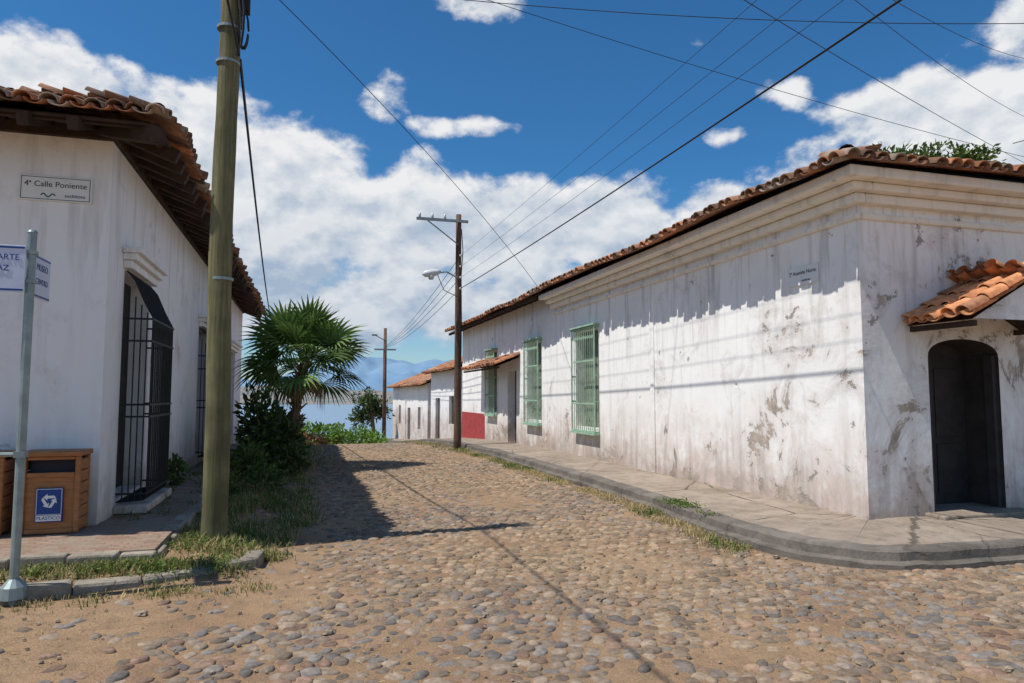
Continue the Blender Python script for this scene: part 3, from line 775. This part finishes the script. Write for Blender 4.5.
gc=lambda:gcol((.06,.13,.03),(.16,.25,.07),(.7,1.2)); dc=lambda:gcol((.26,.19,.10),(.14,.12,.06))
NF=38
for i in range(NF):
    az=i*2.39996+U(-.25,.25); f=(i+.5)/NF; el=radians(80-104*f+U(-8,8))
    fan(top+Vector((U(-.05,.05),U(-.05,.05),U(-.12,.12))),az,el,U(.60,.90),U(.75,1.0),gc,.06+.12*f)
for i in range(5): fan(top-Vector((0,0,.15)),i*1.3+2.0,radians(U(-60,-40)),.4,.55,dc,.4)
mb.obj('fronds',M['leaf'],pt)
def leaves(mb,c,r,n,size,ca,cb,shell=.5,lump=.35):
    c=Vector(c); k=0
    while k<n:
        d=Vector((random.gauss(0,1),random.gauss(0,1),random.gauss(0,1))).normalized()
        rr=(1-shell*R()**1.5)*(1+lump*1.6*mnoise.noise(d*2.2+c*3.1))
        p=Vector((c.x+d.x*r[0]*rr,c.y+d.y*r[1]*rr,c.z+d.z*r[2]*rr))
        if mnoise.noise(p*(1.6/max(r)+.8)+c)<-.28: k+=.5; continue
        a=(d+Vector((U(-1,1),U(-1,1),U(-.6,1)))*.8).normalized(); b=a.cross(Vector((U(-1,1),U(-1,1),U(-1,1)))).normalized()
        s=size*U(.6,1.3); cc=gcol(ca,cb,(.6,1.25))
        mb.add([p-a*s,p+b*s*.42,p+a*s,p-b*s*.42],[(0,1,2,3)],cc); k+=1
def bush(name,parts,mat='leaf'):
    mb=MB()
    for a in parts: leaves(mb,*a)
    c=parts[0][0]
    for k in range(5): mb.tube([(c[0]+U(-.1,.1),c[1],c[2]-parts[0][1][2]-.1),(c[0]+U(-.3,.3)*parts[0][1][0],c[1]+U(-.3,.3),c[2]+.2)],[.02,.006],4,(.12,.09,.05))
    return mb.obj(name,M[mat])
DG=((.025,.05,.015),(.07,.12,.03)); MG=((.045,.085,.02),(.12,.17,.045)); BG=((.09,.20,.03),(.18,.30,.05))
bush('shrub',[((-.85,14.9,.85),(.42,.6,.9),1300,.085,*DG),((-.5,15.9,.55),(.48,.5,.6),900,.08,*DG),((-.95,13.6,.4),(.38,.6,.42),650,.06,*MG),((-.6,12.6,.24),(.35,.7,.26),550,.05,*MG),((-.2,15.2,.35),(.4,.5,.4),600,.06,*MG),((-1.1,11.6,.25),(.2,.5,.22),300,.045,*MG)])
bush('shrub',[((-.65,18.6,.55),(.7,.9,.75),1100,.09,*DG),((-.9,21.5,.5),(.7,1.4,.7),900,.10,*DG)])
bush('hedge_bush',[((.6,36,-.45),(1.6,1.2,.75),2000,.11,*BG),((2.3,38,-.75),(1.7,1.2,.75),1800,.11,*BG),((-1.2,35,-.2),(1.4,1.2,.8),1400,.11,*BG),((3.6,42,-1.1),(1.3,1.2,.65),900,.12,*BG)])
bush('reddish_groundcover',[((.1,27.5,-.1),(1.0,1.5,.32),900,.06,(.25,.07,.03),(.32,.18,.06))])
def tree(name,base,h,crowns,ca,cb,n,size):
    e=empty(name,base); mb=MB(); B=Vector(base)
    fork=B+Vector((0,0,h*.5)); mb.tube([B-Vector((0,0,.4)),B+Vector((.08,0,h*.25)),fork],[.2,.16,.12],9,(.15,.12,.09))
    for c,r in crowns:
        mb.tube([fork,fork.lerp(Vector(c),.5)+Vector((0,0,.15)),Vector(c)],[.09,.05,.02],6,(.15,.12,.09))
    mb.obj('trunk_and_limbs',M['stone'],e,smooth=True)
    mb=MB()
    for c,r in crowns: leaves(mb,c,r,n,size,ca,cb,.8,.4)
    mb.obj('crown',M['leaf'],e)
tree('background_tree',(14.0,12.6,0),7,[((13.3,13.3,7.12),(.75,.8,.42)),((14.1,12.9,7.18),(.8,.8,.45)),((14.9,12.5,7.1),(.6,.7,.42)),((14.1,12.8,6.5),(1.3,1.0,.7))],(.05,.10,.02),(.15,.21,.05),1500,.07)
tree('background_tree',(4.6,50,-1.6),3.6,[((4.3,50,1.3),(.9,.9,.8)),((5.1,50.5,.6),(.9,.8,.9)),((3.9,50.2,.2),(.8,.8,.8))],(.04,.08,.025),(.11,.16,.05),700,.14)

def grass(mb,x,y,n,r,h,ca,cb,zoff=0.,zf=None):
    for _ in range(n):
        px=x+random.gauss(0,r); py=y+random.gauss(0,r); z=(zf(px,py) if zf else gz(px,py))+zoff-.005
        a=U(0,6.28); hh=h*U(.4,1.2); ln=U(.2,1.0)*hh; w=U(.003,.007); dx,dy=cos(a),sin(a)
        p0=(px-dy*w,py+dx*w,z);p1=(px+dy*w,py-dx*w,z);m0=(px+dx*ln*.4-dy*w*.7,py+dy*ln*.4+dx*w*.7,z+hh*.65);m1=(px+dx*ln*.4+dy*w*.7,py+dy*ln*.4-dx*w*.7,z+hh*.65);t_=(px+dx*ln,py+dy*ln,z+hh)
        mb.add([p0,p1,m1,m0,t_],[(0,1,2,3),(3,2,4)],gcol(ca,cb))
def weed(mb,x,y,n,h,ca,cb,zf=None):
    for _ in range(n):
        px=x+random.gauss(0,.09); py=y+random.gauss(0,.09); z=(zf(px,py) if zf else gz(px,py))+U(.01,h)
        a=Vector((U(-1,1),U(-1,1),U(-.2,.7))).normalized(); b=a.cross(Vector((U(-1,1),U(-1,1),1))).normalized(); s=U(.012,.028)
        p=Vector((px,py,z)); mb.add([p-a*s,p+b*s*.5,p+a*s,p-b*s*.5],[(0,1,2,3)],gcol(ca,cb))
GG=((.06,.10,.02),(.16,.21,.05)); DR=((.34,.26,.12),(.52,.42,.21))
mb=MB()
for _ in range(800):
    y=U(7.5,17.8); x=U(-1.28,-.15) if y<9 else U(-1.28,.15)
    k=R(); d=mnoise.noise(Vector((x*1.1,y*.8,2)))
    if d<-.30: continue
    if k<.55:
        grass(mb,x,y,18,.09,.07+.08*R(),*GG); weed(mb,x,y,14,.08,*GG)
    else: grass(mb,x,y,24,.10,.07+.06*R(),*DR)
for _ in range(110):
    x=U(-2.3,-.55); y=U(6.85,7.28)
    if R()<.6: grass(mb,x,y,16,.06,.10,*GG); weed(mb,x,y,16,.07,*GG)
    else: grass(mb,x,y,20,.07,.08,*DR)
for _ in range(60): grass(mb,U(-5,-2.2),U(6.7,7.2),18,.08,.10,*(GG if R()<.5 else DR))
for _ in range(60): grass(mb,U(-2.4,-.3),U(6.35,6.75),14,.07,.06,*(GG if R()<.3 else DR))
for _ in range(120): grass(mb,U(-1.2,.6),U(17,30),22,.14,.16,*(GG if R()<.5 else DR))
for _ in range(60):
    x=U(-2.1,-1.4); y=U(9.2,20); grass(mb,x,y,12,.05,.10,*GG,zf=lambda a,b:macro(b)+.19); weed(mb,x,y,12,.05,*GG,zf=lambda a,b:macro(b)+.19)
mb.obj('verge_grass',M['grass'])
mb=MB()
def curbx(y):
    for (xa,ya),(xb,yb) in zip(outer,outer[1:]):
        if yb<=y<=ya: return xb+(xa-xb)*(y-yb)/(ya-yb)
    return 4.8
for _ in range(620):
    y=U(6.6,22); d=mnoise.noise(Vector((y*.55,1,8)))
    if d<-.22: continue
    x=curbx(y)-U(.12,.38+.5*max(0,d))
    if d>0 and R()<.5: grass(mb,x,y,16,.07,.05+.06*R(),*GG); weed(mb,x,y,9,.05,*GG)
    else: grass(mb,x,y,20,.09,.04+.04*R(),*DR)
for _ in range(22):
    x=curbx(8.2)+U(.0,.25); y=U(7.6,9.0); grass(mb,x,y,14,.04,.045,*GG,zf=lambda a,b:.165); weed(mb,x,y,14,.03,*GG,zf=lambda a,b:.165)
for _ in range(60): grass(mb,U(4.1,4.8),U(20,32),20,.12,.12,*(GG if R()<.6 else DR))
mb.obj('kerbside_weeds',M['grass'])
mb=MB()
for _ in range(16000):
    x=U(-3,5); y=U(3,20)
    if pip(x,y,rpoly) or (x<-.5 and y>6.4): continue
    if mnoise.noise(Vector((x*.7,y*.5,12)))<.0+.3*R()-.14: continue
    a=U(0,6.28); L=U(.01,.05); z=gz(x,y)+U(.004,.018); w=.002; dx,dy=cos(a),sin(a)
    mb.add([(x-dy*w,y+dx*w,z),(x+dy*w,y-dx*w,z),(x+dx*L+dy*w,y+dy*L-dx*w,z+U(-.003,.010)),(x+dx*L-dy*w,y+dy*L+dx*w,z+.004)],[(0,1,2,3)],gcol(*DR))
mb.obj('dry_straw',M['grass'])
bush('wall_weed',[((-1.98,12.6,.42),(.16,.25,.22),220,.06,(.05,.10,.02),(.12,.18,.04))])

# ================================================================ LIGHT & SKY
sd=Vector((-.53,-.06,1)).normalized(); elv=math.asin(sd.z); azm=atan2(sd.x,sd.y)
L=bpy.data.lights.new('sun','SUN'); L.energy=5.0; L.angle=radians(.55); L.color=(1,.96,.89)
so=bpy.data.objects.new('sun',L); so.rotation_euler=(-sd).to_track_quat('-Z','Y').to_euler(); so.location=(-20,-5,40); COL.objects.link(so)
w=bpy.data.worlds.new('World'); scene.world=w; w.use_nodes=True; t=NT(w.node_tree)
for n in list(w.node_tree.nodes): w.node_tree.nodes.remove(n)
out=t.node('ShaderNodeOutputWorld')
sky=t.node('ShaderNodeTexSky'); sky.sky_type='NISHITA'; sky.sun_disc=False; sky.sun_elevation=elv; sky.sun_rotation=azm%(2*pi)
sky.ozone_density=3.0; sky.dust_density=.3; sky.air_density=1.0; sky.altitude=400
tc=t.node('ShaderNodeTexCoord').outputs['Generated']
s3=t.node('ShaderNodeSeparateXYZ'); t.l.new(tc,s3.inputs[0]); X,Y,Z=s3.outputs
AZ=t.m('MULTIPLY',t.m('ARCTAN2',X,Y),57.2958); EL=t.m('MULTIPLY',t.m('ARCSINE',Z),57.2958)
def cvec(de,da=0):
    c=t.node('ShaderNodeCombineXYZ'); t.put(c.inputs[0],t.m('MULTIPLY',t.m('ADD',AZ,da),.1)); t.put(c.inputs[1],t.m('MULTIPLY',t.m('ADD',EL,de),.145)); c.inputs[2].default_value=8.3
    return c.outputs[0]
N0=t.noise(cvec(0),1.45,10,.58,.0); N1=t.noise(cvec(1.1,-.5),1.45,5,.58,.0)
blobs=[(-20,16,10,8,1.25),(-10,17,10,6.8,1.25),(-1,15.5,9,6.3,1.25),(7,13.5,8.5,5.6,1.2),(16,12.8,8.5,4.8,1.2),(25,13.3,8,4.2,1.15),(32,14,4.5,2.6,.95),
 (2,7.5,20,4.6,.95),(22,8,15,4.2,.85),(50,18.5,9.5,4.8,.95),(43,17,6.5,2.4,.7),(56,23,6.5,3,.85),(15,30.5,5,1.8,.5),(37.5,22.4,2.8,1.4,.5),(34,20,2,.9,.35),(6,23,2,1.7,.38),(12,21.5,5,.8,.35),
 (-60,20,30,9,.8),(130,20,50,9,.8),(-130,22,30,9,.8)]
F=None
for a,e,ra,re,st in blobs:
    dx=t.m('DIVIDE',t.m('SUBTRACT',AZ,a),ra); dy=t.m('DIVIDE',t.m('SUBTRACT',EL,e),re)
    v=t.m('MULTIPLY',t.m('SUBTRACT',1.0,t.m('ADD',t.m('MULTIPLY',dx,dx),t.m('MULTIPLY',dy,dy))),st)
    F=v if F is None else t.m('MAXIMUM',F,v)
F=t.m('MAXIMUM',F,-.6)
f=t.m('ADD',t.m('MULTIPLY',F,.80),t.m('MULTIPLY',t.m('SUBTRACT',N0,.5),2.6))
mask=t.mr(f,.02,.46,0,1,True)
lit=t.mr(t.m('SUBTRACT',N0,N1),-.13,.09,0,1)
hgt=t.mr(EL,8,18,-.22,.22)
core=t.mr(f,.4,1.15,.22,0)
lit=t.m('ADD',t.m('ADD',t.m('MULTIPLY',lit,.74),hgt),core,clamp=True)
ccol=t.mix(lit,(.42,.53,.68),(1.0,1.0,1.0))
tc2=t.mix(t.mr(EL,0,16),(.85,1.0,1.10),(.36,.86,1.16))
tint=t.mix(1.0,sky.outputs[0],tc2,'MULTIPLY')
bg=t.node('ShaderNodeBackground'); t.put(bg.inputs[0],tint); bg.inputs[1].default_value=.098
cb=t.node('ShaderNodeBackground'); t.put(cb.inputs[0],ccol); cb.inputs[1].default_value=.88
mx=t.node('ShaderNodeMixShader'); t.put(mx.inputs[0],t.m('MULTIPLY',mask,.96)); t.l.new(bg.outputs[0],mx.inputs[1]); t.l.new(cb.outputs[0],mx.inputs[2]); t.l.new(mx.outputs[0],out.inputs[0])

scene.view_settings.view_transform='Standard'; scene.view_settings.look='None'; scene.view_settings.exposure=0
cam=bpy.data.cameras.new('camera'); co=bpy.data.objects.new('camera',cam); COL.objects.link(co)
cam.sensor_width=36; cam.lens=24.61; cam.clip_end=20000; cam.clip_start=.05
co.location=(0,0,1.65); co.rotation_euler=(radians(94.37),0,radians(-16.5)); scene.camera=co
